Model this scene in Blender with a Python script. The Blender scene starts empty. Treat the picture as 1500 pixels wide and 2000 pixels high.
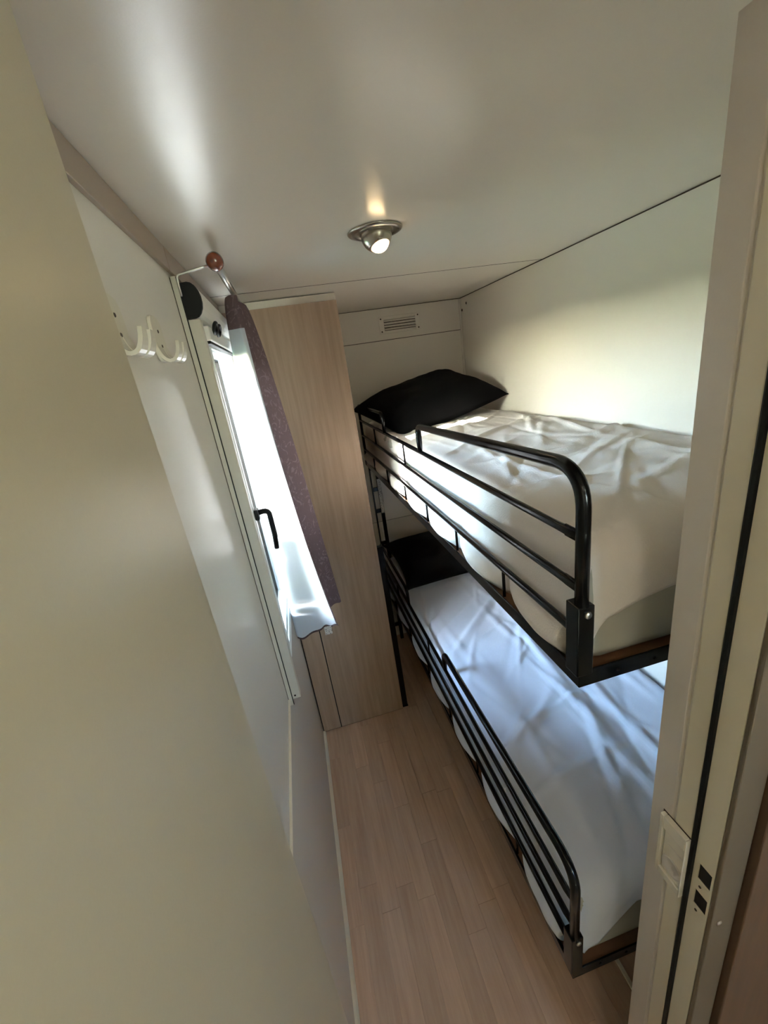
import bpy, bmesh, math, random
from mathutils import Vector, Matrix, noise
random.seed(7)
sc = bpy.context.scene
COL = sc.collection
# ------------------------------------------------------------------ camera
R = ((0.96423229, -0.22375108, -0.14209696),
     (-0.20647145, -0.29788057, -0.93200682),
     (0.1662096, 0.92801003, -0.33342427))      # columns: world axes in lens space (right, down, forward)
cam = bpy.data.cameras.new('camera'); camo = bpy.data.objects.new('camera', cam); COL.objects.link(camo)
M = Matrix([[R[0][i], -R[1][i], -R[2][i], 0] for i in range(3)] + [[0, 0, 0, 1]])
camo.matrix_world = Matrix.Translation((0, 0, 1.8)) @ M
cam.sensor_fit = 'HORIZONTAL'; cam.sensor_width = 36.0; cam.lens = 36.0 * 800.48 / 1500.0
cam.clip_start = 0.01
sc.camera = camo
# ------------------------------------------------------------------ sky, sun, exposure
SUN_DIR = Vector((1.0, 0.50, -0.36)).normalized()
wd = bpy.data.worlds.new('world'); sc.world = wd; wd.use_nodes = True
nt = wd.node_tree; nt.nodes.clear()
sky = nt.nodes.new('ShaderNodeTexSky'); sky.sky_type = 'HOSEK_WILKIE'; sky.turbidity = 2.4; sky.ground_albedo = 0.4
sky.sun_direction = -SUN_DIR
bg = nt.nodes.new('ShaderNodeBackground'); bg.inputs['Strength'].default_value = 370.0
wo = nt.nodes.new('ShaderNodeOutputWorld')
nt.links.new(sky.outputs[0], bg.inputs[0]); nt.links.new(bg.outputs[0], wo.inputs[0])
sl = bpy.data.lights.new('sun', 'SUN'); sl.energy = 40.0; sl.angle = math.radians(0.6); sl.color = (1.0, 0.95, 0.87)
so = bpy.data.objects.new('sun', sl); COL.objects.link(so); so.location = (-4, -2, 4)
so.rotation_euler = SUN_DIR.to_track_quat('-Z', 'Y').to_euler()
sc.view_settings.view_transform = 'Standard'; sc.view_settings.look = 'None'
sc.view_settings.gamma = 1.0; sc.view_settings.use_curve_mapping = False
sc.view_settings.exposure = 1.15
sc.cycles.max_bounces = 9; sc.cycles.diffuse_bounces = 6; sc.cycles.transparent_max_bounces = 8
sc.cycles.caustics_reflective = False; sc.cycles.caustics_refractive = False
sc.cycles.sample_clamp_indirect = 6.0
# ------------------------------------------------------------------ dimensions (metres)
XL, XR, YB, ZC = -0.192, 1.05, 2.42, 2.095      # left wall, right wall, back wall, ceiling
WY = 1.77                                        # wardrobe front
XB = 0.365                                       # aisle side of the bunks
YF = 0.465                                       # foot end of the bunks
# ------------------------------------------------------------------ materials
def srgb(r, g, b):
    f = lambda c: (c / 255 / 12.92) if c / 255 <= 0.04045 else ((c / 255 + 0.055) / 1.055) ** 2.4
    return (f(r), f(g), f(b), 1.0)
def base_mat(name):
    m = bpy.data.materials.new(name); m.use_nodes = True
    return m, m.node_tree, m.node_tree.nodes['Principled BSDF']
def mat(name, col, rough=0.5, metal=0.0, spec=0.5, var=0.0, vscale=6.0, bump=0.0, bscale=300.0, coat=0.0, sheen=0.0):
    m, t, p = base_mat(name)
    p.inputs['Roughness'].default_value = rough; p.inputs['Metallic'].default_value = metal
    p.inputs['Specular IOR Level'].default_value = spec; p.inputs['Coat Weight'].default_value = coat
    p.inputs['Sheen Weight'].default_value = sheen
    p.inputs['Base Color'].default_value = col
    tc = t.nodes.new('ShaderNodeTexCoord')
    if var > 0:
        n = t.nodes.new('ShaderNodeTexNoise'); n.inputs['Scale'].default_value = vscale; n.inputs['Detail'].default_value = 4
        t.links.new(tc.outputs['Object'], n.inputs['Vector'])
        r = t.nodes.new('ShaderNodeMapRange'); r.inputs['To Min'].default_value = 1 - var; r.inputs['To Max'].default_value = 1 + var
        t.links.new(n.outputs['Fac'], r.inputs['Value'])
        x = t.nodes.new('ShaderNodeMix'); x.data_type = 'RGBA'; x.blend_type = 'MULTIPLY'; x.inputs[0].default_value = 1.0
        x.inputs[6].default_value = col; t.links.new(r.outputs[0], x.inputs[7]); t.links.new(x.outputs[2], p.inputs['Base Color'])
    if bump > 0:
        n = t.nodes.new('ShaderNodeTexNoise'); n.inputs['Scale'].default_value = bscale; n.inputs['Detail'].default_value = 3
        t.links.new(tc.outputs['Object'], n.inputs['Vector'])
        b = t.nodes.new('ShaderNodeBump'); b.inputs['Strength'].default_value = bump; b.inputs['Distance'].default_value = 0.002
        t.links.new(n.outputs['Fac'], b.inputs['Height']); t.links.new(b.outputs[0], p.inputs['Normal'])
    return m
def wood(name, c1, c2, axis, stretch, rough=0.4, per_piece=0.0, spec=0.5, dens=1.0):
    m, t, p = base_mat(name)
    p.inputs['Roughness'].default_value = rough; p.inputs['Specular IOR Level'].default_value = spec
    tc = t.nodes.new('ShaderNodeTexCoord'); mp = t.nodes.new('ShaderNodeMapping')
    s = [60.0 * dens] * 3; s[axis] = 60.0 * dens / stretch; mp.inputs['Scale'].default_value = s
    oi = t.nodes.new('ShaderNodeObjectInfo'); mu = t.nodes.new('ShaderNodeVectorMath'); mu.operation = 'SCALE'
    cb = t.nodes.new('ShaderNodeCombineXYZ')
    for i in range(3): t.links.new(oi.outputs['Random'], cb.inputs[i])
    t.links.new(cb.outputs[0], mu.inputs[0]); mu.inputs['Scale'].default_value = 37.0
    ad = t.nodes.new('ShaderNodeVectorMath'); ad.operation = 'ADD'
    t.links.new(tc.outputs['Object'], ad.inputs[0]); t.links.new(mu.outputs[0], ad.inputs[1]); t.links.new(ad.outputs[0], mp.inputs['Vector'])
    n = t.nodes.new('ShaderNodeTexNoise'); n.inputs['Scale'].default_value = 1.0; n.inputs['Detail'].default_value = 6; n.inputs['Roughness'].default_value = 0.6
    t.links.new(mp.outputs[0], n.inputs['Vector'])
    cr = t.nodes.new('ShaderNodeValToRGB'); cr.color_ramp.elements[0].position = 0.3; cr.color_ramp.elements[1].position = 0.72
    cr.color_ramp.elements[0].color = c1; cr.color_ramp.elements[1].color = c2
    t.links.new(n.outputs['Fac'], cr.inputs['Fac'])
    hs = t.nodes.new('ShaderNodeHueSaturation'); t.links.new(cr.outputs[0], hs.inputs['Color'])
    rg = t.nodes.new('ShaderNodeMapRange'); rg.inputs['To Min'].default_value = 1 - per_piece; rg.inputs['To Max'].default_value = 1 + per_piece
    t.links.new(oi.outputs['Random'], rg.inputs['Value']); t.links.new(rg.outputs[0], hs.inputs['Value'])
    t.links.new(hs.outputs[0], p.inputs['Base Color'])
    return m
def emit(name, col, s):
    m, t, p = base_mat(name)
    p.inputs['Base Color'].default_value = (0.8, 0.8, 0.8, 1); p.inputs['Emission Color'].default_value = col; p.inputs['Emission Strength'].default_value = s
    return m
def cloth(name, col, trans=0.35, bump=0.15, bscale=900):
    m = mat(name, col, rough=0.9, spec=0.15, var=0.04, vscale=9, bump=bump, bscale=bscale)
    t = m.node_tree; p = t.nodes['Principled BSDF']; out = t.nodes['Material Output']
    if trans > 0:
        tr = t.nodes.new('ShaderNodeBsdfTranslucent'); tr.inputs['Color'].default_value = col
        mx = t.nodes.new('ShaderNodeMixShader'); mx.inputs[0].default_value = trans
        t.links.new(p.outputs[0], mx.inputs[1]); t.links.new(tr.outputs[0], mx.inputs[2]); t.links.new(mx.outputs[0], out.inputs[0])
    return m
CREAM = srgb(238, 232, 222)
m_wall = mat('cream_wall_laminate', CREAM, rough=0.24, spec=0.65, var=0.02, vscale=3, bump=0.05, bscale=500)
m_ceil = mat('cream_ceiling_laminate', srgb(242, 235, 224), rough=0.26, spec=0.7, var=0.02, vscale=3, bump=0.04, bscale=400)
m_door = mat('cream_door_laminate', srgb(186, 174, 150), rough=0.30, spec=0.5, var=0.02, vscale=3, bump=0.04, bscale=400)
m_edge = mat('cream_edge_band', srgb(235, 226, 204), rough=0.35)
m_jamb = mat('cream_painted_jamb', srgb(214, 206, 196), rough=0.38, var=0.05, vscale=14, bump=0.1, bscale=250)
m_jamb2 = mat('ivory_jamb_lining', srgb(222, 213, 190), rough=0.36, var=0.03, vscale=10)
m_taupe = mat('taupe_trim', srgb(150, 132, 115), rough=0.4)
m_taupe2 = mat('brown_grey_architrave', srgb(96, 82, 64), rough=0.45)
m_dark = mat('dark_joint', srgb(70, 58, 48), rough=0.8)
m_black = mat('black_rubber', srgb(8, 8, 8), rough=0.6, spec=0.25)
m_metal = mat('black_enamelled_steel', srgb(6, 6, 7), rough=0.2, spec=0.22)
m_steel = mat('brushed_steel', srgb(190, 188, 182), rough=0.3, metal=1.0)
m_chrome = mat('satin_chrome', srgb(170, 162, 150), rough=0.24, metal=1.0)
m_white = mat('white_plastic', srgb(236, 234, 226), rough=0.35)
m_ivory = mat('ivory_plastic', srgb(233, 227, 211), rough=0.25, spec=0.6)
m_alu = mat('white_coated_aluminium', srgb(232, 236, 236), rough=0.35)
m_rail = mat('ivory_blind_rail', srgb(204, 198, 184), rough=0.4)
m_ball = mat('varnished_brown_wood', srgb(112, 52, 30), rough=0.25, coat=0.5, var=0.15, vscale=40)
m_ward = wood('wardrobe_ash_laminate', srgb(154, 130, 108), srgb(176, 151, 128), 2, 22, rough=0.42)
m_floor = wood('floor_oak_laminate', srgb(192, 156, 130), srgb(212, 180, 152), 1, 16, rough=0.36, per_piece=0.09)
m_brown = wood('hall_brown_wood', srgb(76, 54, 38), srgb(94, 68, 48), 2, 18, rough=0.45)
m_ply = mat('brown_hardboard', srgb(122, 88, 62), rough=0.7, var=0.1, vscale=30)
m_sheetU = cloth('ecru_cotton_sheet', srgb(246, 240, 235), trans=0.0, bump=0.5, bscale=300)
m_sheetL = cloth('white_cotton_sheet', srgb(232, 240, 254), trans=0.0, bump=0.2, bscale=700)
m_matt = cloth('grey_mattress_ticking', srgb(186, 184, 172), trans=0.0, bump=0.2)
m_pillow = cloth('black_cotton', srgb(5, 5, 6), trans=0.0, bump=0.25, bscale=500)
m_lining = cloth('white_curtain_lining', srgb(212, 217, 226), trans=0.22)
m_mauve = cloth('mauve_damask', srgb(112, 92, 92), trans=0.06, bump=0.3, bscale=160)
# damask: paler scrolls woven into the mauve
t = m_mauve.node_tree; p = t.nodes['Principled BSDF']
v = t.nodes.new('ShaderNodeTexNoise'); v.inputs['Scale'].default_value = 26; v.inputs['Distortion'].default_value = 3.0
tc = t.nodes.new('ShaderNodeTexCoord'); t.links.new(tc.outputs['Object'], v.inputs['Vector'])
cr = t.nodes.new('ShaderNodeValToRGB'); cr.color_ramp.elements[0].position = 0.56; cr.color_ramp.elements[1].position = 0.63
cr.color_ramp.elements[0].color = srgb(88, 72, 74); cr.color_ramp.elements[1].color = srgb(112, 96, 97)
t.links.new(v.outputs['Fac'], cr.inputs['Fac']); t.links.new(cr.outputs[0], p.inputs['Base Color'])
# printed stickers: fine dark marks on a pale ground
def printed(name, scale):
    m, t, p = base_mat(name); p.inputs['Roughness'].default_value = 0.5
    v = t.nodes.new('ShaderNodeTexNoise'); v.inputs['Scale'].default_value = scale; v.inputs['Detail'].default_value = 5
    tc = t.nodes.new('ShaderNodeTexCoord'); t.links.new(tc.outputs['Object'], v.inputs['Vector'])
    cr = t.nodes.new('ShaderNodeValToRGB'); cr.color_ramp.elements[0].position = 0.40; cr.color_ramp.elements[1].position = 0.47
    cr.color_ramp.elements[0].color = srgb(90, 84, 86); cr.color_ramp.elements[1].color = srgb(226, 222, 216)
    t.links.new(v.outputs['Fac'], cr.inputs['Fac']); t.links.new(cr.outputs[0], p.inputs['Base Color'])
    return m
m_sticker = printed('printed_sticker', 220); m_caretag = printed('printed_care_tag', 260)
# window glass: see-through with a Fresnel reflection
m_glass = bpy.data.materials.new('window_glass'); m_glass.use_nodes = True
t = m_glass.node_tree; t.nodes.clear()
o_ = t.nodes.new('ShaderNodeOutputMaterial'); tr = t.nodes.new('ShaderNodeBsdfTransparent'); gl = t.nodes.new('ShaderNodeBsdfGlossy')
tr.inputs[0].default_value = (0.95, 0.955, 0.955, 1); gl.inputs['Roughness'].default_value = 0.02
fr = t.nodes.new('ShaderNodeFresnel'); fr.inputs[0].default_value = 1.45; mx = t.nodes.new('ShaderNodeMixShader')
t.links.new(fr.outputs[0], mx.inputs[0]); t.links.new(tr.outputs[0], mx.inputs[1]); t.links.new(gl.outputs[0], mx.inputs[2]); t.links.new(mx.outputs[0], o_.inputs[0])
# ------------------------------------------------------------------ builders
def link(name, bm, m, parent=None, smooth=False, kind=None):
    me = bpy.data.meshes.new(name); bmesh.ops.recalc_face_normals(bm, faces=bm.faces); bm.to_mesh(me); bm.free()
    if smooth:
        for f in me.polygons: f.use_smooth = True
    me.materials.append(m)
    o = bpy.data.objects.new(name, me); COL.objects.link(o)
    if parent: o.parent = parent
    if kind: o['kind'] = kind
    return o
def inv(o, parent):                      # parent keeps world coordinates: parents sit at a base point
    o.parent = parent; o.matrix_parent_inverse = Matrix.Translation(parent.location).inverted(); return o
def add_box(bm, x0, x1, y0, y1, z0, z1, bev=0.0, seg=2):
    r = bmesh.ops.create_cube(bm, size=1.0)
    for v_ in r['verts']:
        v_.co = ((x0 + x1) / 2 + v_.co.x * (x1 - x0), (y0 + y1) / 2 + v_.co.y * (y1 - y0), (z0 + z1) / 2 + v_.co.z * (z1 - z0))
    if bev > 0:
        es = list({e for v_ in r['verts'] for e in v_.link_edges})
        bmesh.ops.bevel(bm, geom=es, offset=bev, segments=seg, affect='EDGES', profile=0.5)
def box(name, x0, x1, y0, y1, z0, z1, m, parent=None, bev=0.0, kind=None):
    bm = bmesh.new(); add_box(bm, x0, x1, y0, y1, z0, z1, bev)
    o = link(name, bm, m, None, False, kind)
    return inv(o, parent) if parent else o
def add_tube(bm, pts, r, seg=10, caps=True, flat=1.0):
    pts = [Vector(p_) for p_ in pts]; rings = []
    n0 = None
    for i, p_ in enumerate(pts):
        d = (pts[min(i + 1, len(pts) - 1)] - pts[max(i - 1, 0)]).normalized()
        if n0 is None:
            a = Vector((0, 0, 1)) if abs(d.z) < 0.9 else Vector((1, 0, 0)); n0 = d.cross(a).normalized()
        else:
            n0 = (n0 - d * n0.dot(d)).normalized()
        b = d.cross(n0)
        rr = r[i] if isinstance(r, (list, tuple)) else r
        rings.append([bm.verts.new(p_ + (n0 * math.cos(2 * math.pi * k / seg) + b * math.sin(2 * math.pi * k / seg)) * rr) for k in range(seg)])
    for a, b in zip(rings, rings[1:]):
        for k in range(seg): bm.faces.new((a[k], a[(k + 1) % seg], b[(k + 1) % seg], b[k]))
    if caps: bm.faces.new(rings[0][::-1]); bm.faces.new(rings[-1])
def tube(name, pts, r, m, parent=None, seg=10):
    bm = bmesh.new(); add_tube(bm, pts, r, seg); o = link(name, bm, m, None, True)
    return inv(o, parent) if parent else o
def corner(p0, p1, p2, r, n=8):          # points of a rounded corner at p1
    p0, p1, p2 = Vector(p0), Vector(p1), Vector(p2); a = (p0 - p1).normalized(); b = (p2 - p1).normalized()
    return [(p1 + a * r) * (1 - s) ** 2 + p1 * 2 * s * (1 - s) + (p1 + b * r) * s ** 2 for s in [i / n for i in range(n + 1)]]
def lathe(name, prof, m, parent=None, seg=28, mw=None, smooth=True):
    bm = bmesh.new(); rings = []
    for r_, z_ in prof:
        rings.append([bm.verts.new((r_ * math.cos(2 * math.pi * k / seg), r_ * math.sin(2 * math.pi * k / seg), z_)) for k in range(seg)])
    for a, b in zip(rings, rings[1:]):
        for k in range(seg): bm.faces.new((a[k], a[(k + 1) % seg], b[(k + 1) % seg], b[k]))
    bm.faces.new(rings[0][::-1]); bm.faces.new(rings[-1])
    bmesh.ops.remove_doubles(bm, verts=bm.verts, dist=1e-6)
    if mw is not None: bmesh.ops.transform(bm, matrix=mw, verts=bm.verts)
    o = link(name, bm, m, None, smooth)
    return inv(o, parent) if parent else o
def prism(name, poly, axis, a0, a1, m, parent=None, bev=0.0, smooth=False):
    """closed polygon in the two axes other than `axis`, extruded from a0 to a1"""
    bm = bmesh.new()
    def pt(u, w, a): return {0: (a, u, w), 1: (u, a, w), 2: (u, w, a)}[axis]
    A = [bm.verts.new(pt(u, w, a0)) for u, w in poly]; B = [bm.verts.new(pt(u, w, a1)) for u, w in poly]
    n = len(poly)
    for k in range(n): bm.faces.new((A[k], A[(k + 1) % n], B[(k + 1) % n], B[k]))
    bm.faces.new(A[::-1]); bm.faces.new(B)
    if bev: bmesh.ops.bevel(bm, geom=list(bm.edges), offset=bev, segments=1, affect='EDGES')
    o = link(name, bm, m, None, smooth)
    return inv(o, parent) if parent else o
def thing(name, label, cat, loc, group=None):
    o = bpy.data.objects.new(name, None); COL.objects.link(o); o.location = loc; o.empty_display_size = 0.05
    o['label'] = label; o['category'] = cat
    if group: o['group'] = group
    return o
def tag(o, label, cat, group=None):
    o['label'] = label; o['category'] = cat
    if group: o['group'] = group
    return o
def struct(o, label, cat):
    o['kind'] = 'structure'; o['label'] = label; o['category'] = cat; return o
# ================================================================== THE SETTING
# floor: dark underlay with laminate strips laid on it, running away from the camera
fl = struct(box('floor', -0.26, 1.6, -1.7, 2.5, -0.05, -0.0095, m_dark), 'light oak laminate floor of narrow staggered strips', 'floor')
pw = 0.066; lens = (0.34, 0.42, 0.50, 0.58); pm = []
for L in lens:
    bm = bmesh.new(); add_box(bm, -pw / 2 + 0.00015, pw / 2 - 0.00015, 0, L - 0.0004, -0.0095, 0, 0.0003, 1)
    me = bpy.data.meshes.new('plank'); bm.to_mesh(me); bm.free(); me.materials.append(m_floor); pm.append(me)
x = XL + pw / 2 + 0.002
while x < 1.06:
    y = -0.30 - random.random() * 0.4
    while y < 2.40:
        k = random.randrange(4)
        o = bpy.data.objects.new('plank', pm[k]); COL.objects.link(o); o.location = (x, y, 0); o.parent = fl
        y += lens[k]
    x += pw
# left wall with the window opening
WIN = (1.15, 1.67, 0.915, 1.965)
bm = bmesh.new()
for a in ((-1.7, WIN[0], 0, ZC), (WIN[1], 2.5, 0, ZC), (WIN[0], WIN[1], 0, WIN[2]), (WIN[0], WIN[1], WIN[3], ZC)):
    add_box(bm, XL - 0.045, XL, a[0], a[1], a[2], a[3])
bmesh.ops.remove_doubles(bm, verts=bm.verts, dist=1e-5)
wl = struct(link('wall_left', bm, m_wall), 'cream laminate wall with the window and hooks', 'wall')
wr = struct(box('wall_right', XR, XR + 0.04, -1.7, 2.5, 0, ZC + 0.0038, m_wall), 'cream laminate wall along the bunks', 'wall')
box('corner_bead', XR - 0.012, XR - 0.001, YB - 0.012, YB - 0.001, 0, ZC - 0.004, m_wall, wr, 0.003)
for (yy, zz) in ((2.337, 2.056), (2.398, 2.029)):
    lathe('screw_cap', [(0.0001, 0.003), (0.005, 0.003), (0.007, 0)], m_dark, wr, 12, Matrix.Translation((XR, yy, zz)) @ Matrix.Rotation(-math.pi / 2, 4, 'Y'))
wb = struct(box('wall_back', XL - 0.04, XR + 0.04, YB + 0.004, YB + 0.05, 0, ZC, m_dark), 'cream panelled wall at the head of the bunks', 'wall')
for z0, z1 in ((0.0, 0.869), (0.872, 1.929), (1.932, ZC - 0.003)):
    box('panel', XL, XR - 0.001, YB, YB + 0.0045, z0, z1, m_wall, wb, 0.0008)
ce = struct(box('ceiling', XL - 0.04, 1.6, -1.7, 2.5, ZC + 0.004, ZC + 0.05, m_dark), 'glossy cream ceiling of two panels with the lamp', 'ceiling')
box('joint', XL, XR, 1.617, 1.6205, ZC - 0.0004, ZC + 0.0044, m_black, ce)
box('panel', XL, XR + 0.5, -1.7, 1.617, ZC, ZC + 0.0045, m_ceil, ce, 0.0006)
box('panel', XL, XR + 0.02, 1.6207, 2.46, ZC, ZC + 0.0045, m_ceil, ce, 0.0006)
struct(box('trim_1', XR - 0.002, XR + 0.001, 0.40, 2.42, ZC - 0.0035, ZC - 0.0005, m_dark), 'thin dark joint strip where ceiling meets right wall', 'trim')
t2 = struct(box('trim_2', XL, XL + 0.008, -0.9, 1.04, 2.047, ZC - 0.002, m_taupe, None, 0.001), 'taupe strip under the ceiling along the left wall', 'trim')
box('trim_section', XL, XL + 0.008, 1.042, WY - 0.002, 2.047, ZC - 0.002, m_taupe, t2, 0.001)
struct(box('trim_3', XL, XL + 0.006, -0.9, WY - 0.004, 0.886, 0.892, m_edge, None, 0.001), 'thin pale rail on the left wall at window bottom height', 'trim')
prism_pts = [(XL, 0), (XL + 0.014, 0), (XL + 0.013, 0.006), (XL + 0.008, 0.011), (XL, 0.014)]
struct(prism('baseboard_left', prism_pts, 1, -0.9, WY - 0.002, m_edge), 'small pale bead along the floor by the left wall', 'baseboard')
struct(box('trim_4', 0.606, 0.618, 0.40, 0.60, 0.0003, 0.010, m_edge, None, 0.002), 'short pale bead on the floor under the bunk foot', 'trim')
# partition at the foot of the bunks, with the doorway the camera stands in
wf = struct(box('wall_front', 0.462, 1.6, 0.292, 0.385, 0, ZC, m_wall), 'cream partition wall at the foot of the bunks', 'wall')
box('lintel', XL, 0.462, 0.20, 0.29, 2.05, ZC, m_wall, wf)
dj = thing('door_frame', 'cream painted door jamb with black seal and strike holes', 'door frame', (0.47, 0.33, 0)); dj['kind'] = 'structure'
prism('inner_post', [(0.450, 0.395), (0.450, 0.3585), (0.4535, 0.3565), (0.4535, 0.3535), (0.470, 0.3535), (0.50, 0.395)], 2, 0, 2.045, m_jamb, dj, 0.0006)
box('stop_post', 0.4500, 0.475, 0.3245, 0.3525, 0, 2.06, m_jamb2, dj, 0.0015)
prism('rubber_seal', [(0.4490, 0.3240), (0.4475, 0.3215), (0.4485, 0.3175), (0.4540, 0.3165), (0.4560, 0.3243)], 2, 0, 2.06, m_black, dj)
# strike lining with the two latch holes left open
bm = bmesh.new()
zs = [0, 0.940, 0.974, 1.000, 1.034, 2.06]
for i in range(5):
    if i in (1, 3):
        add_box(bm, 0.452, 0.476, 0.309, 0.3165, zs[i], zs[i + 1]); add_box(bm, 0.452, 0.476, 0.2865, 0.2895, zs[i], zs[i + 1])
    else: add_box(bm, 0.452, 0.476, 0.2865, 0.3165, zs[i], zs[i + 1])
bmesh.ops.remove_doubles(bm, verts=bm.verts, dist=1e-5)
ll = inv(link('strike_lining', bm, m_jamb2), dj)
for i in (1, 3):
    inv(box('latch_hole', 0.4535, 0.475, 0.2897, 0.3088, zs[i], zs[i + 1], m_black), dj)
for zz in (0.987, 0.930):
    lathe('screw', [(0.0001, 0.001), (0.0018, 0.001), (0.0022, 0)], m_dark, dj, 10, Matrix.Translation((0.452, 0.303, zz)) @ Matrix.Rotation(-math.pi / 2, 4, 'Y'))
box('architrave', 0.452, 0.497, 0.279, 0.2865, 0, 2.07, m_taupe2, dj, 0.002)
lathe('screw_cap', [(0.0001, 0.0012), (0.0045, 0.001), (0.005, 0)], m_taupe, dj, 14, Matrix.Translation((0.467, 0.279, 0.935)) @ Matrix.Rotation(math.pi / 2, 4, 'X'))
box('head_rail', XL, 0.497, 0.279, 0.2995, 2.047, 2.075, m_jamb, dj, 0.001)
# open door leaf folded back against the left wall, very near the lens
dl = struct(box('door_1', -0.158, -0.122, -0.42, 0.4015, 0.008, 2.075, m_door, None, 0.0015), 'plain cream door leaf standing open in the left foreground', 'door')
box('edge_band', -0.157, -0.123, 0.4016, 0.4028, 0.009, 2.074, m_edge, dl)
# the hall behind the lens: walls, plus a window and a lamp, both added for fill light
bm = bmesh.new()
add_box(bm, XL, 1.6, -1.74, -1.70, 0, 1.55); add_box(bm, XL, 1.6, -1.74, -1.70, 1.95, ZC)
add_box(bm, XL, 0.86, -1.74, -1.70, 1.55, 1.95); add_box(bm, 1.25, 1.6, -1.74, -1.70, 1.55, 1.95)
struct(link('wall_rear', bm, m_wall), 'cream hall wall with a window opening added for fill daylight behind the camera', 'wall')
struct(box('wall_hall', 1.6, 1.64, -1.74, 0.40, 0, ZC, m_wall), 'cream side wall of the hall', 'wall')
hc = thing('hall_cabinet', 'dark brown wooden cabinet beyond the right door jamb', 'cabinet', (0.8, 0.1, 0))
box('body', 0.499, 1.2, 0.268, 0.290, 0.0, 1.42, m_brown, hc, 0.002)
box('top', 0.499, 1.2, 0.262, 0.2905, 1.421, 1.44, m_brown, hc, 0.002)
lathe('knob', [(0.0001, 0.018), (0.010, 0.017), (0.013, 0.011), (0.009, 0.004), (0.007, 0)], m_ball, hc, 18, Matrix.Translation((0.520, 0.268, 1.285)) @ Matrix.Rotation(math.pi / 2, 4, 'X'))
hl = thing('hall_fill_lamp', 'round warm fill lamp added in the hall behind the camera', 'lamp', (0.16, -0.55, ZC))
lathe('base', [(0.14, 0.0), (0.15, -0.012), (0.145, -0.02)], m_white, hl, 32, Matrix.Translation((0.16, -0.55, ZC - 0.0005)))
lathe('diffuser', [(0.142, -0.0205), (0.135, -0.04), (0.09, -0.058), (0.0001, -0.065)], emit('hall_fill_glow', (1.0, 0.86, 0.70, 1), 5.0), hl, 32, Matrix.Translation((0.16, -0.55, ZC)))
# ground outside the window
struct(box('ground', -14, -0.6, -9, 12, -0.75, -0.70, mat('pale_sand', srgb(196, 186, 164), rough=0.9, var=0.15, vscale=4)), 'pale sandy ground outside the window', 'ground')
# ================================================================== WINDOW
y0, y1, z0, z1 = WIN
wn = thing('window_1', 'white framed hinged window in the left wall', 'window', (XL - 0.02, y0, z0)); wn['kind'] = 'structure'
def ring(name, x0, x1, a0, a1, b0, b1, w, m, parent, bev=0.002):
    bm = bmesh.new()
    add_box(bm, x0, x1, a0, a0 + w, b0, b1, bev); add_box(bm, x0, x1, a1 - w, a1, b0, b1, bev)
    add_box(bm, x0, x1, a0 + w, a1 - w, b0, b0 + w, bev); add_box(bm, x0, x1, a0 + w, a1 - w, b1 - w, b1, bev)
    return inv(link(name, bm, m), parent)
ring('outer_frame', XL - 0.055, XL + 0.006, y0 + 0.001, y1 - 0.001, z0 + 0.001, z1 - 0.001, 0.022, m_alu, wn)
ring('sash', XL - 0.045, XL + 0.016, y0 + 0.022, y1 - 0.022, z0 + 0.022, z1 - 0.022, 0.044, m_alu, wn, 0.004)
ring('inner_bead', XL + 0.0165, XL + 0.026, y0 + 0.030, y1 - 0.030, z0 + 0.030, z1 - 0.030, 0.013, m_alu, wn, 0.003)
ring('bead_gasket', XL + 0.0162, XL + 0.020, y0 + 0.0432, y1 - 0.0432, z0 + 0.0432, z1 - 0.0432, 0.0036, m_black, wn, 0.0005)
ring('inner_bead', XL + 0.0165, XL + 0.025, y0 + 0.047, y1 - 0.047, z0 + 0.047, z1 - 0.047, 0.014, m_alu, wn, 0.003)
ring('glazing_gasket', XL - 0.034, XL - 0.019, y0 + 0.0665, y1 - 0.0665, z0 + 0.0665, z1 - 0.0665, 0.005, m_black, wn, 0.0005)
box('pane', XL - 0.030, XL - 0.024, y0 + 0.069, y1 - 0.069, z0 + 0.069, z1 - 0.069, m_glass, wn)
hx = XL + 0.0262; hy = y0 + 0.040; hz = 1.452
hd = inv(link('handle', (lambda b: (add_box(b, hx, hx + 0.012, hy - 0.014, hy + 0.014, hz - 0.02, hz + 0.012, 0.003), b)[1])(bmesh.new()), m_black), wn)
o = tube('lever', [(hx + 0.010, hy, hz)] + corner((hx + 0.012, hy, hz), (hx + 0.040, hy + 0.004, hz + 0.002), (hx + 0.040, hy + 0.01, hz - 0.13), 0.018, 7) + [(hx + 0.040, hy + 0.008, hz - 0.08), (hx + 0.036, hy + 0.010, hz - 0.125)], [0.008] * 10 + [0.007, 0.005], m_black, None, 10)
o.parent = hd; o.matrix_parent_inverse = Matrix.Translation(wn.location).inverted() @ Matrix.Identity(4)
o.matrix_parent_inverse = hd.matrix_basis.inverted() @ Matrix.Translation((0, 0, 0))
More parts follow.
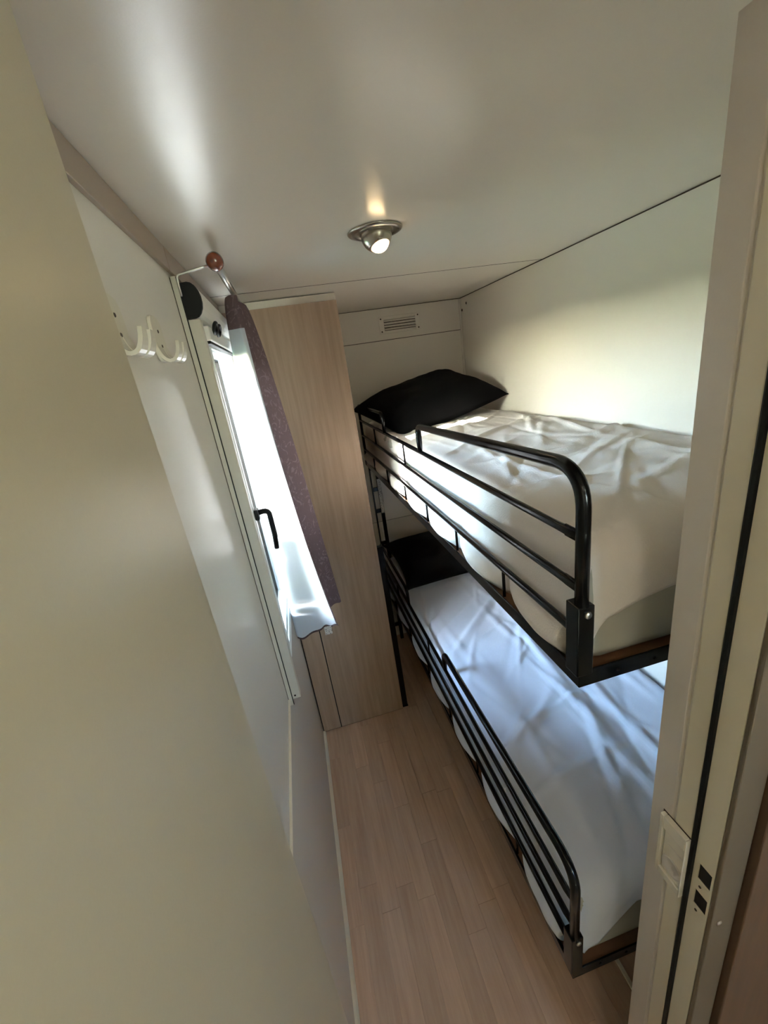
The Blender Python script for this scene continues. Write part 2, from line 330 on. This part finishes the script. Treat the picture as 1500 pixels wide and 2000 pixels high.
# ------------------------------------------------------------------ roller blind: cassette, guide rails, bottom bar
bl = thing('roller_blind', 'white roller blind cassette with black end cap over the window', 'blind', (XL, 1.06, 1.95))
def cas(r0, x_wall):                        # D-shaped section of the cassette
    P = [(x_wall, 1.957), (x_wall, 2.026), (x_wall + 0.026, 2.028)]
    for k in range(9):
        a = math.radians(70 - k * 20); P.append((x_wall + 0.026 + 0.021 * math.cos(a) * r0, 1.992 + 0.036 * math.sin(a)))
    P.append((x_wall + 0.02, 1.956)); return P
prism('end_cap', cas(1.05, XL + 0.0045), 1, 1.058, 1.066, m_black, bl, 0.001)
prism('cassette', cas(1.0, XL + 0.0045), 1, 1.0665, 1.700, m_white, bl)
prism('end_cap', cas(1.05, XL + 0.0045), 1, 1.7005, 1.708, m_black, bl, 0.001)
for yy, s in ((1.0585, 1), (1.6995, -1)):
    rl = box('guide_rail', XL + 0.013, XL + 0.038, yy, yy + s * 0.026, 0.885, 1.954, m_rail, bl, 0.0015)
    o = box('rail_flange', XL + 0.0005, XL + 0.0125, yy - s * 0.004, yy + s * 0.028, 0.866, 2.040, m_rail, bl, 0.001)
    box('rail_joint', XL + 0.0120, XL + 0.0138, yy - s * 0.0045, yy + s * 0.0005, 0.868, 2.038, m_black, bl)
    box('wall_joint', XL + 0.0001, XL + 0.0016, yy - s * 0.0052, yy - s * 0.0035, 0.868, 2.038, m_dark, bl)
    lathe('screw', [(0.0001, 0.0015), (0.0025, 0.0015), (0.003, 0)], m_black, bl, 10, Matrix.Translation((XL + 0.022, yy, 0.897)) @ Matrix.Rotation(math.pi / 2 * s, 4, 'X'))
bb = box('bottom_bar', XL + 0.026, XL + 0.046, 1.10, 1.675, 1.912, 1.944, m_white, bl, 0.003)
box('bar_seal', XL + 0.030, XL + 0.042, 1.102, 1.673, 1.9055, 1.9118, m_black, bl, 0.0008)
bm = bmesh.new()
for k in range(2):
    c = Vector((XL + 0.052, 1.17 + 0.055 * k, 1.945))
    add_tube(bm, [c + Vector((0.004 * math.sin(a), 0.022 * math.cos(a), 0.012 * math.sin(a))) for a in [2 * math.pi * i / 16 for i in range(17)]], 0.0042, 8)
inv(link('pull_loops', bm, m_black, None, True), bl)
# ------------------------------------------------------------------ curtain rod
RX, RZ = -0.0935, 2.061
cr_ = thing('curtain_rod', 'steel curtain rod with a brown wooden ball on its end', 'curtain rod', (RX, 1.06, RZ))
tube('rod', [(RX, 1.085, RZ), (RX, WY - 0.012, RZ)], 0.0085, m_steel, cr_, 16)
tube('finial_neck', [(RX, 1.062, RZ), (RX, 1.087, RZ)], 0.009, m_dark, cr_, 14)
lathe('finial', [(0.0001, -0.021), (0.009, -0.019), (0.0155, -0.012), (0.0185, -0.002), (0.0178, 0.008), (0.013, 0.016), (0.007, 0.020), (0.0001, 0.021)], m_ball, cr_, 24,
      Matrix.Translation((RX, 1.062, RZ - 0.001)) @ Matrix.Rotation(math.radians(90), 4, 'X'))
tube('bracket', [(XL + 0.015, 1.052, 2.00), (XL + 0.015, 1.052, 2.028)] + corner((XL + 0.015, 1.052, 2.02), (XL + 0.016, 1.052, 2.040), (RX, 1.062, 2.054), 0.006, 5) + [(RX - 0.03, 1.062, 2.052), (RX - 0.012, 1.064, 2.055)], 0.0026, m_steel, cr_, 8)
# ------------------------------------------------------------------ curtain: lining on the window side, damask on the room side
cu = thing('curtain', 'mauve damask curtain with bright white lining gathered beside the wardrobe', 'curtain', (-0.07, 1.5, 0.87))
ZT, ZB = 2.052, 0.868
def spl(P, s):
    n = len(P) - 1; f = min(max(s, 0), 0.99999) * n; i = int(f); u = f - i
    p0, p1, p2, p3 = (Vector(P[max(min(j, n), 0)]) for j in (i - 1, i, i + 1, i + 2))
    return 0.5 * ((2 * p1) + (p2 - p0) * u + (2 * p0 - 5 * p1 + 4 * p2 - p3) * u * u + (3 * p1 - p0 - 3 * p2 + p3) * u ** 3)
TOP = [(-0.086, 1.392), (-0.098, 1.385), (-0.112, 1.40), (-0.108, 1.44), (-0.088, 1.50), (-0.074, 1.58), (-0.092, 1.61), (-0.108, 1.63), (-0.082, 1.68), (-0.098, 1.735)]
BOT = [(0.003, 1.392), (-0.062, 1.412), (-0.152, 1.398), (-0.150, 1.45), (-0.050, 1.52), (0.036, 1.60), (-0.040, 1.645), (-0.090, 1.66), (0.030, 1.715), (-0.060, 1.750)]
EXP = [2.2, 1.3, 0.35, 0.4, 0.6, 0.7, 0.7, 0.7, 0.7, 0.7]
NS, NT_ = 120, 70
def cpos(s, tt):
    k = min(max(s, 0), 0.9999) * 9; w = max(tt, 1e-6) ** (EXP[int(k)] + (EXP[min(int(k) + 1, 9)] - EXP[int(k)]) * (k - int(k)))
    p_ = spl(TOP, s) * (1 - w) + spl(BOT, s) * w
    p_ = p_ + Vector((math.sin(s * 40 + tt * 3) * 0.0025, math.cos(s * 31 + tt * 4) * 0.0025)) * tt
    z = ZT + (ZB - ZT) * tt + (0.010 * math.sin(s * 16 + 1.2) * tt ** 4) + (0.004 * math.sin(s * 90) * tt ** 8)
    return Vector((p_.x, p_.y, z))
def cgrid(off, t0, t1, s0=0.0, s1=1.0):
    bm = bmesh.new(); g = []
    for j in range(NT_ + 1):
        tt = t0 + (t1 - t0) * j / NT_; row = []
        for i in range(NS + 1):
            s = s0 + (s1 - s0) * i / NS; p_ = cpos(s, tt)
            d = cpos(min(s + 0.004, 1), tt) - cpos(max(s - 0.004, 0), tt); d.z = 0
            n = Vector((-d.y, d.x, 0)).normalized()           # left-hand side of the run = lining side
            row.append(bm.verts.new(p_ + n * off))
        g.append(row)
    for a, b in zip(g, g[1:]):
        for i in range(NS): bm.faces.new((a[i], a[i + 1], b[i + 1], b[i]))
    return bm
fab = inv(link('damask', cgrid(0.0, 0.0, 1.0), m_mauve, None, True), cu)
lin = inv(link('lining', cgrid(0.0022, 0.075, 0.992, 0.012, 0.985), m_lining, None, True), cu)
hm = inv(link('header_band', cgrid(0.0024, 0.0, 0.074, 0.0, 1.0), m_mauve, None, True), cu)
a = cpos(0.075, 0.985)
ctg = box('care_tag', a.x - 0.014, a.x + 0.014, a.y - 0.0095, a.y - 0.0085, ZB - 0.022, ZB + 0.014, m_caretag); ctg.parent = lin; ctg['label'] = 'small white printed care tag'
# ------------------------------------------------------------------ wardrobe in the corner
wa = thing('wardrobe', 'tall ash-look wardrobe in the corner beside the bunks', 'wardrobe', (0.03, WY, 0))
WX = 0.2565
box('carcass', XL + 0.002, WX - 0.001, WY + 0.019, YB - 0.002, 0.004, 2.066, m_ward, wa)
box('filler_panel', XL + 0.006, -0.0952, WY, WY + 0.018, 0.004, 2.066, m_ward, wa, 0.001)
box('door', -0.0898, WX, WY, WY + 0.018, 0.004, 2.066, m_ward, wa, 0.001)
box('gap_shade_strip', -0.0950, -0.0900, WY + 0.003, WY + 0.018, 0.004, 2.066, m_black, wa)  # black strip stands in for the shade inside the door gap
box('floor_gap_shade', XL + 0.006, WX - 0.001, WY + 0.003, WY + 0.02, 0.0, 0.0038, m_black, wa)  # black line stands in for shade under the wardrobe
box('side_joint', XL + 0.001, XL + 0.0058, WY + 0.004, WY + 0.018, 0.004, 2.066, m_black, wa)
box('top_strip', XL + 0.002, WX - 0.001, WY + 0.010, YB - 0.002, 2.0665, 2.0925, m_wall, wa)
# ------------------------------------------------------------------ vent grille high on the back wall
vg = thing('vent_grille', 'small cream louvred vent grille above the upper pillow', 'vent', (0.683, YB, 2.007))
bm = bmesh.new(); vx0, vx1, vz0, vz1 = 0.564, 0.802, 1.963, 2.050; ix0, ix1, iz0, iz1 = 0.592, 0.774, 1.978, 2.034; vy = YB - 0.005
add_box(bm, vx0, ix0, vy, YB - 0.0002, vz0, vz1, 0.0015); add_box(bm, ix1, vx1, vy, YB - 0.0002, vz0, vz1, 0.0015)
add_box(bm, ix0, ix1, vy, YB - 0.0002, vz0, iz0, 0.0015); add_box(bm, ix0, ix1, vy, YB - 0.0002, iz1, vz1, 0.0015)
inv(link('plate', bm, m_wall), vg)
box('duct', ix0, ix1, YB - 0.0012, YB - 0.0003, iz0, iz1, m_dark, vg)
for k in range(4):
    z = iz0 + (k + 0.5) * (iz1 - iz0) / 4
    prism('slat', [(YB - 0.0015, z + 0.0065), (YB - 0.009, z + 0.0005), (YB - 0.0085, z - 0.0045), (YB - 0.003, z + 0.001)], 0, ix0, ix1, m_wall, vg)
for xx in (vx0 + 0.012, vx1 - 0.012):
    for zz in (vz0 + 0.011, vz1 - 0.011):
        lathe('screw', [(0.0001, 0.001), (0.003, 0.001), (0.004, 0)], m_dark, vg, 12, Matrix.Translation((xx, vy, zz)) @ Matrix.Rotation(math.pi / 2, 4, 'X'))
# ------------------------------------------------------------------ eyeball ceiling lamp
LX, LY = 0.272, 1.082
el = thing('ceiling_lamp', 'lit satin metal eyeball spotlight set in the ceiling', 'lamp', (LX, LY, ZC))
lathe('ring', [(0.036, -0.001), (0.038, -0.006), (0.056, -0.006), (0.063, -0.0035), (0.065, -0.0005), (0.0645, 0.0)], m_chrome, el, 40, Matrix.Translation((LX, LY, ZC - 0.0005)))
ax = Vector((0.18, -0.34, -1)).normalized(); q = (-ax).to_track_quat('Z', 'Y').to_matrix().to_4x4()
mw = Matrix.Translation((LX + 0.002, LY, ZC - 0.008)) @ q
rb = 0.037; prof = [(rb * math.cos(a), rb * math.sin(a)) for a in [math.radians(30 - i * 8) for i in range(11)]]
prof = [(0.0001, rb * 0.5)] + prof + [(prof[-1][0] - 0.002, prof[-1][1]), (prof[-1][0] - 0.003, prof[-1][1] + 0.012), (0.0001, prof[-1][1] + 0.014)]
lathe('eyeball', prof, m_chrome, el, 36, mw)
lathe('bulb', [(0.020, -0.0265), (0.0195, -0.031), (0.014, -0.036), (0.006, -0.0385), (0.0001, -0.039)], emit('warm_bulb_glow', (1.0, 0.70, 0.36, 1), 11.0), el, 28, mw)
# ------------------------------------------------------------------ coat hooks on the left wall
def hook_unit(y, label):
    h = thing('coat_hook', label, 'hook', (XL, y, 1.885), 'ivory double hooks on the left wall')
    P = []
    for k in range(24):
        a = 2 * math.pi * k / 24; c, s = math.cos(a), math.sin(a)
        P.append((y + 0.030 * math.copysign(abs(c) ** 0.55, c), 1.893 + 0.036 * math.copysign(abs(s) ** 0.55, s)))
    prism('backplate', P, 0, XL + 0.0003, XL + 0.006, m_ivory, h, 0.0012)
    for dy in (-0.017, 0.017):
        path = [(0.004, 0.002), (0.009, -0.013), (0.018, -0.021), (0.028, -0.018), (0.034, -0.006), (0.036, 0.008)]
        path = [spl(path, i / 14) for i in range(15)]
        bm = bmesh.new(); rows = []
        for i, q_ in enumerate(path):
            w = 0.0145 * (1 - 0.45 * (i / 14) ** 3)
            d = (path[min(i + 1, 14)] - path[max(i - 1, 0)]).normalized(); n = Vector((-d.y, d.x))
            rows.append([bm.verts.new((XL + q_.x + n.x * tt, y + dy + yy, 1.878 + q_.y + n.y * tt)) for yy, tt in ((-w, -0.0026), (w, -0.0026), (w, 0.0026), (-w, 0.0026))])
        for a, b in zip(rows, rows[1:]):
            for k in range(4): bm.faces.new((a[k], a[(k + 1) % 4], b[(k + 1) % 4], b[k]))
        bm.faces.new(rows[0][::-1]); bm.faces.new(rows[-1])
        inv(link('hook', bm, m_ivory), h)
    for zz in (1.905, 1.882):
        lathe('screw', [(0.0001, 0.001), (0.0022, 0.001), (0.003, 0)], m_dark, h, 10, Matrix.Translation((XL + 0.006, y, zz)) @ Matrix.Rotation(math.pi / 2, 4, 'Y'))
hook_unit(0.80, 'ivory plastic double coat hook nearer the window')
hook_unit(0.615, 'ivory plastic double coat hook half hidden behind the open door')
# ------------------------------------------------------------------ socket cover on the jamb
so_ = thing('socket_cover', 'ivory socket cover plate with recessed lid on the door jamb', 'socket', (0.45, 0.35, 1.0))
bm = bmesh.new()
A0, A1, B0, B1 = 0.3235, 0.3705, 0.928, 1.064
add_box(bm, 0.4405, 0.4492, A1 - 0.007, A1, B0, B1, 0.0015); add_box(bm, 0.4405, 0.4492, A0, A0 + 0.002, B0, B1, 0.0006)
add_box(bm, 0.4405, 0.4492, A0 + 0.002, A1 - 0.007, B1 - 0.026, B1, 0.0012); add_box(bm, 0.4405, 0.4492, A0 + 0.002, A1 - 0.007, B0, B0 + 0.016, 0.0012)
inv(link('plate', bm, m_ivory), so_)
box('plate_shade', 0.4494, 0.4499, A0, A1 + 0.002, B0 - 0.001, B1 + 0.001, m_dark, so_)  # dark box imitates the shadow gap around the plate
lid_o = box('lid', 0.4440, 0.4492, A0 + 0.0022, A1 - 0.009, B0 + 0.0165, B1 - 0.029, m_ivory, so_, 0.0008)
ls_o = box('lid_slot', 0.4436, 0.4439, A0 + 0.0022, A1 - 0.018, 1.010, 1.012, m_jamb); ls_o.parent = lid_o
fr_o = lathe('finger_recess', [(0.018, 0.0), (0.0175, 0.0012), (0.0145, 0.0008), (0.012, 0.0002), (0.0001, 0.0002)], m_jamb, None, 28, Matrix.Translation((0.4439, 0.3435, 0.968)) @ Matrix.Rotation(-math.pi / 2, 4, 'Y')); fr_o.parent = lid_o
# ================================================================== BUNKS
RR = 0.0072                                   # guard rail tube radius
def bunk_frame(dz, label):
    zb = 1.266 + dz
    f = thing('bunk_bed', label, 'bunk bed', (XB, YF, zb))
    ye = YB - 0.058
    # angle-iron base: side, foot and head members, each an L section
    prism('side_member', [(XB - 0.008, zb), (XB + 0.022, zb), (XB + 0.022, zb + 0.0035), (XB - 0.0045, zb + 0.0035), (XB - 0.0045, zb + 0.028), (XB - 0.008, zb + 0.028)], 1, YF - 0.003, ye, m_metal, f, 0.0006)
    prism('foot_member', [(YF - 0.0028, zb - 0.0002), (YF + 0.027, zb - 0.0002), (YF + 0.027, zb + 0.0033), (YF + 0.0007, zb + 0.0033), (YF + 0.0007, zb + 0.030), (YF - 0.0028, zb + 0.030)], 0, XB - 0.0075, XR - 0.004, m_metal, f, 0.0006)
    box('head_member', XB - 0.01, XR - 0.004, ye - 0.03, ye, zb + 0.004, zb + 0.030, m_metal, f, 0.001)
    box('base_board', XB + 0.004, XR - 0.006, YF + 0.0, ye - 0.032, zb + 0.0045, zb + 0.0125, m_ply, f)
    for xx in (0.43, 0.50, 0.62):
        lathe('rivet', [(0.0001, 0.001), (0.003, 0.001), (0.004, 0)], m_black, f, 10, Matrix.Translation((xx, YF - 0.0028, zb + 0.014)) @ Matrix.Rotation(math.pi / 2, 4, 'X'))
    # folding hinge block and the guard rail rising out of it
    hb = box('hinge_block', XB - 0.0125, XB + 0.0165, YF - 0.004, YF + 0.026, zb + 0.022, zb + 0.152, m_metal, f, 0.002)
    bo = lathe('hinge_bolt', [(0.0001, 0.003), (0.0055, 0.0028), (0.0065, 0)], m_steel, None, 16, Matrix.Translation((XB + 0.004, YF - 0.004, zb + 0.137)) @ Matrix.Rotation(math.pi / 2, 4, 'X'))
    bo.parent = hb
    yl, zt = 1.232, 1.631 + dz
    yp = YF + 0.005
    tube('guard_loop', [(XB, yp, zb + 0.150), (XB, yp, zt - 0.075)] + corner((XB, yp, zb), (XB, yp, zt), (XB, 2, zt), 0.062, 10)
         + corner((XB, yp, zt), (XB, yl, zt - 0.022), (XB, yl, zb), 0.030, 8) + [(XB, yl, 1.532 + dz)],
         [0.0105] * 13 + [0.0098] * 9 + [0.0078], m_metal, f, 12)
    for z in (1.528, 1.443, 1.361):
        y_in = YF + 0.006
        bm = bmesh.new()
        add_tube(bm, [(XB, yp + 0.004, z + dz), (XB, yp + 0.03, z + dz), (XB, yp + 0.055, z + dz), (XB, YB - 0.078, z + dz)], [0.004, 0.0075, RR, RR], 10)
        add_box(bm, XB - 0.0015, XB + 0.0015, yp + 0.002, yp + 0.04, z + dz - 0.0095, z + dz + 0.0095)      # flattened, welded end
        o = inv(link('guard_rail', bm, m_metal, None, True), f)
    # second, shorter loop by the pillow and the posts that carry the rails at the head
    za, zt2 = 1.528 + dz, 1.612 + dz
    tube('head_loop', [(XB, 1.735, za)] + corner((XB, 1.735, za), (XB, 1.735, zt2), (XB, 2.3, zt2), 0.035, 8) + corner((XB, 1.8, zt2), (XB, YB - 0.075, zt2), (XB, YB - 0.075, za), 0.03, 8) + [(XB, YB - 0.075, zb + 0.01)], 0.0075, m_metal, f, 10)
    for y, za, zc in ((1.445, 1.444, 1.527), (1.97, 1.444, 1.527), (0.718, 1.292, 1.360), (0.980, 1.292, 1.360), (1.232, 1.292, 1.360), (1.50, 1.292, 1.360), (1.80, 1.292, 1.360), (2.10, 1.292, 1.360)):
        tube('strut', [(XB, y, za + dz), (XB, y, zc + dz)], 0.0036, m_metal, f, 8)
    return f
bunk_frame(0.0, 'black steel frame and guard rail of the upper bunk')
DZ = -0.857
bunk_frame(DZ, 'black steel frame and guard rail of the lower bunk')
# uprights that carry both bunks at the head, next to the wardrobe
up = thing('bunk_upright', 'black steel upright with a printed sticker carrying the bunks by the wardrobe', 'upright', (0.39, 2.37, 0))
po = box('post', 0.408, 0.430, 2.370, 2.392, 0.0, 1.262, m_metal, up, 0.002)
box('post', 0.372, 0.380, 2.370, 2.392, 0.0, 1.262, m_metal, up, 0.001)
for z in (0.12, 0.50, 0.74, 0.96, 1.10, 1.235):
    box('rung', 0.3805, 0.4075, 2.375, 2.387, z - 0.012, z + 0.012, m_metal, up, 0.001)
stk = box('sticker', 0.4095, 0.4285, 2.3690, 2.3698, 0.945, 1.165, m_sticker); stk.parent = po; stk['label'] = 'narrow pale printed sticker'
up2 = thing('bunk_support', 'flat black steel support standing on the floor against the wardrobe', 'upright', (0.27, 1.80, 0))
box('post', 0.259, 0.288, 1.785, 1.815, 0.0, 0.985, m_metal, up2, 0.002)
box('foot_plate', 0.259, 0.290, 1.780, 1.825, 0.0, 0.004, m_metal, up2, 0.001)
# ------------------------------------------------------------------ bedding
def mattress(dz, label):
    bm = bmesh.new(); add_box(bm, XB + 0.024, XR - 0.022, YF + 0.018, YB - 0.095, 1.2795 + dz, 1.495 + dz, 0.03, 4)
    return tag(link('mattress', bm, m_matt, None, True), label, 'mattress')
mattress(0, 'grey-green mattress of the upper bunk showing under the sheet hem')
mattress(DZ, 'grey mattress of the lower bunk showing under the sheet hem')
STR = [0.45, 0.718, 0.980, 1.232, 1.50, 1.80, 2.10, 2.40]
def ridges(seed, n, amp):
    r = random.Random(seed); out = []
    for _ in range(n):
        out.append((r.uniform(0.38, 1.05), r.uniform(0.45, 2.3), r.gauss(math.radians(62), 0.55), r.uniform(0.08, 0.35), r.uniform(0.007, 0.018), r.uniform(0.3, 1.0) * amp * (1 if r.random() < 0.7 else -0.6)))
    return out
def sheet(name, dz, m, seed, amp, hem, label, extra):
    ztop = 1.507 + dz; Rr = 0.045
    x0, x1 = XB + 0.022, XR - 0.012; yf, yb = YF + 0.014, YB - 0.092
    rg = ridges(seed, 80, amp) + extra
    st = 0.0085
    LS, LF, LR = 0.252, hem[0], 0.085        # lengths hanging at the aisle side, foot, wall side
    us = []; u = x0 + Rr - LS
    while u < x1 - Rr + LR: us.append(u); u += st
    vs = []; v = yf + Rr - LF
    while v < yb: vs.append(v); v += st
    bm = bmesh.new(); g = []
    def fold(e):
        if e < Rr * math.pi / 2: a = e / Rr; return Rr * math.sin(a), Rr * (1 - math.cos(a))
        return Rr, Rr + e - Rr * math.pi / 2
    for v in vs:
        row = []
        for u in us:
            el_ = max(0, x0 + Rr - u); er = max(0, u - (x1 - Rr)); ef = max(0, yf + Rr - v)
            cx = min(max(u, x0 + Rr), x1 - Rr); cy = max(v, yf + Rr)
            lf = max(hem[2], LF + hem[1] * (cx - x0)) + 0.006 * math.sin(cx * 23)
            ef *= lf / LF
            ex = er if er > 0 else el_
            e = math.hypot(ex, ef) if (ex > 0 and ef > 0) else ex + ef
            if ex > 0 and ef > 0: e = min(e, max(LS, lf) * 0.98)
            e = min(e, 0.262)
            out, dn = fold(e)
            dx = dy = 0.0
            if e > 0:
                k = 1 / math.hypot(ex, ef); dx = (1 if er > 0 else -1) * ex * k; dy = -ef * k
            P = Vector((cx + dx * out, cy + dy * out, ztop - dn))
            # wrinkles on top, softer on the hanging parts
            h = 0.014 * noise.noise(Vector((u * 2.6, v * 1.9, seed))) + 0.0055 * noise.noise(Vector((u * 9, v * 6, seed + 3)))
            for (rx, ry, ra, rl, rw, rh) in rg:
                ddx, ddy = u - rx, v - ry
                al = ddx * math.cos(ra) + ddy * math.sin(ra); ac = -ddx * math.sin(ra) + ddy * math.cos(ra) + 0.12 * al * al * (1 if rh > 0 else -1)
                if abs(al) < rl * 2.2 and abs(ac) < rw * 3: h += rh * math.exp(-(al / rl) ** 2 - (ac / rw) ** 2)
            wtop = max(0.0, 1 - e / 0.10)
            h *= (0.25 + 0.75 * wtop)
            N = Vector((dx * min(1, e / 0.07), dy * min(1, e / 0.07), max(0.0, 1 - e / 0.07)))
            if N.length > 0: N.normalize()
            P += N * h
            # aisle side: the sheet bulges out between the struts and under the lowest rail
            if dx < -0.5 and ef <= 0.03:
                for a, b in zip(STR, STR[1:]):
                    if a <= P.y < b:
                        fr_ = math.sin(math.pi * (P.y - a) / (b - a)) ** 0.5
                        zz = P.z - (1.318 + dz)
                        P.x -= (0.046 * fr_ - 0.004) * math.exp(-(zz / 0.034) ** 2) * -dx
                        if e > 0.20: P.x += 0.012 * (e - 0.20) / 0.05; P.z += (0.016 - 0.030 * fr_) * (e - 0.20) / 0.05
                P.x -= 0.004 * noise.noise(Vector((P.y * 16, P.z * 16, seed)))
            P.x = min(P.x, XR - 0.004)
            row.append(bm.verts.new(P))
        g.append(row)
    for a, b in zip(g, g[1:]):
        for i in range(len(us) - 1): bm.faces.new((a[i], a[i + 1], b[i + 1], b[i]))
    o = link(name, bm, m, None, True)
    md = o.modifiers.new('thickness', 'SOLIDIFY'); md.thickness = 0.0025; md.offset = 1.0
    return tag(o, label, 'bed sheet')
sheet('bed_sheet', 0.0, m_sheetU, 3, 0.0078, (0.172, -0.26, 0.11), 'ecru cotton sheet stretched over the upper bunk mattress', [])
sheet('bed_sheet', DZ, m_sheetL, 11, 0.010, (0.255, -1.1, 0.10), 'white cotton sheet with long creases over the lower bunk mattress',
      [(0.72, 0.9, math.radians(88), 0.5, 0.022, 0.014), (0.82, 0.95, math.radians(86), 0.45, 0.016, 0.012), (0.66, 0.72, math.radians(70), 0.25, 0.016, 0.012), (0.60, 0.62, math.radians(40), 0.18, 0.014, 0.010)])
def pillow(loc, size, rot, seed, label):
    bm = bmesh.new(); n = 34; top = []; bot = []
    L, W, T = size
    for j in range(n + 1):
        a = []; b = []
        for i in range(n + 1):
            u = -1 + 2 * i / n; v = -1 + 2 * j / n
            th = max(0, (1 - u ** 4) * (1 - v ** 4)) ** 0.55
            px = u * L / 2 * (1 - 0.07 * (1 - v * v)); py = v * W / 2 * (1 - 0.09 * (1 - u * u))
            ear = 1 + 0.07 * (abs(u * v)) ** 6; px *= ear; py *= ear
            wr_ = 0.006 * noise.noise(Vector((u * 3, v * 3, seed))) + 0.003 * noise.noise(Vector((u * 8, v * 8, seed)))
            zt = T * 0.62 * th + wr_ * th
            a.append(bm.verts.new((px, py, zt + 0.0008))); b.append(bm.verts.new((px, py, -T * 0.38 * th - 0.0008)))
        top.append(a); bot.append(b)
    for j in range(n):
        for i in range(n):
            bm.faces.new((top[j][i], top[j][i + 1], top[j + 1][i + 1], top[j + 1][i])); bm.faces.new((bot[j][i], bot[j + 1][i], bot[j + 1][i + 1], bot[j][i + 1]))
    for i in range(n):
        bm.faces.new((top[0][i], bot[0][i], bot[0][i + 1], top[0][i + 1])); bm.faces.new((top[n][i], top[n][i + 1], bot[n][i + 1], bot[n][i]))
        bm.faces.new((top[i][0], top[i + 1][0], bot[i + 1][0], bot[i][0])); bm.faces.new((top[i][n], bot[i][n], bot[i + 1][n], top[i + 1][n]))
    o = link('pillow', bm, m_pillow, None, True); o.location = loc; o.rotation_euler = [math.radians(r_) for r_ in rot]
    return tag(o, label, 'pillow')
pillow((0.672, 2.03, 1.594), (0.62, 0.44, 0.16), (16, -9, 17), 1, 'black pillow at the head of the upper bunk under the vent')
pillow((0.690, 2.08, 1.580 + DZ), (0.60, 0.44, 0.15), (10, 0, 2), 5, 'black pillow at the head of the lower bunk')

# ------------------------------------------------------------------ shrub outside that dapples the low part of the window
sh = thing('shrub', 'leafy green shrub growing outside the window', 'shrub', (-1.75, 0.45, -0.70))
rn = random.Random(4)
bm = bmesh.new()
for k in range(5):
    a = k * 1.257
    add_tube(bm, [(-1.75 + 0.05 * math.cos(a), 0.45 + 0.05 * math.sin(a), -0.70), (-1.75 + 0.12 * math.cos(a), 0.45 + 0.14 * math.sin(a), 0.4), (-1.75 + 0.2 * math.cos(a), 0.45 + 0.34 * math.sin(a), 1.5)], [0.02, 0.014, 0.005], 6)
inv(link('stem', bm, mat('bark', srgb(92, 74, 56), rough=0.9), None, True), sh)
bm = bmesh.new()
for k in range(6500):
    zc = rn.uniform(-0.3, 1.0) if rn.random() < 0.5 else rn.uniform(0.9, 1.86)
    rr_ = 0.62 * (1 - max(0, zc - 1.0) * 0.45)
    a = rn.uniform(0, 6.283); d = math.sqrt(rn.random()) * rr_
    c = Vector((-1.75 + 0.45 * d * math.cos(a), 0.45 + d * math.sin(a), zc))
    ax_ = Vector((rn.gauss(0, 1), rn.gauss(0, 1), rn.gauss(0, 1))).normalized(); b_ = ax_.orthogonal().normalized()
    L = rn.uniform(0.06, 0.095)
    bm.faces.new([bm.verts.new(c + v_) for v_ in (-ax_ * L / 2, b_ * L * 0.22, ax_ * L / 2, -b_ * L * 0.22)])
lv = inv(link('leaves', bm, mat('shrub_leaf', srgb(84, 112, 62), rough=0.6)), sh); lv['kind'] = 'stuff'
# green row added out of view to block low horizon sky, below the sun
bm = bmesh.new(); ny, nz = 150, 26
def hp(y_, z_, side):
    f_ = noise.noise(Vector((y_ * 2.2, z_ * 2.2, side * 9.0))) * 0.10 + noise.noise(Vector((y_ * 7, z_ * 7, side * 5.0))) * 0.05
    return Vector(((-4.3 + f_) if side else (-5.3 - f_), y_, z_ + (f_ * 0.6 if z_ > 1.6 else 0)))
gr = []
for j in range(ny + 1):
    y_ = -12 + 26 * j / ny
    col_ = [bm.verts.new(hp(y_, -0.70 + 2.5 * i / nz, 1)) for i in range(nz + 1)] + [bm.verts.new(hp(y_, 1.80 - 2.5 * i / nz, 0)) for i in range(nz + 1)]
    gr.append(col_)
for a, b in zip(gr, gr[1:]):
    for i in range(len(a) - 1): bm.faces.new((a[i], a[i + 1], b[i + 1], b[i]))
hg = link('sky_blocker', bm, mat('blocker_green', srgb(84, 92, 66), rough=0.8, var=0.35, vscale=12, bump=0.6, bscale=30))
tag(hg, 'long green sky blocker added unseen outside beyond the window', 'sky_blocker')
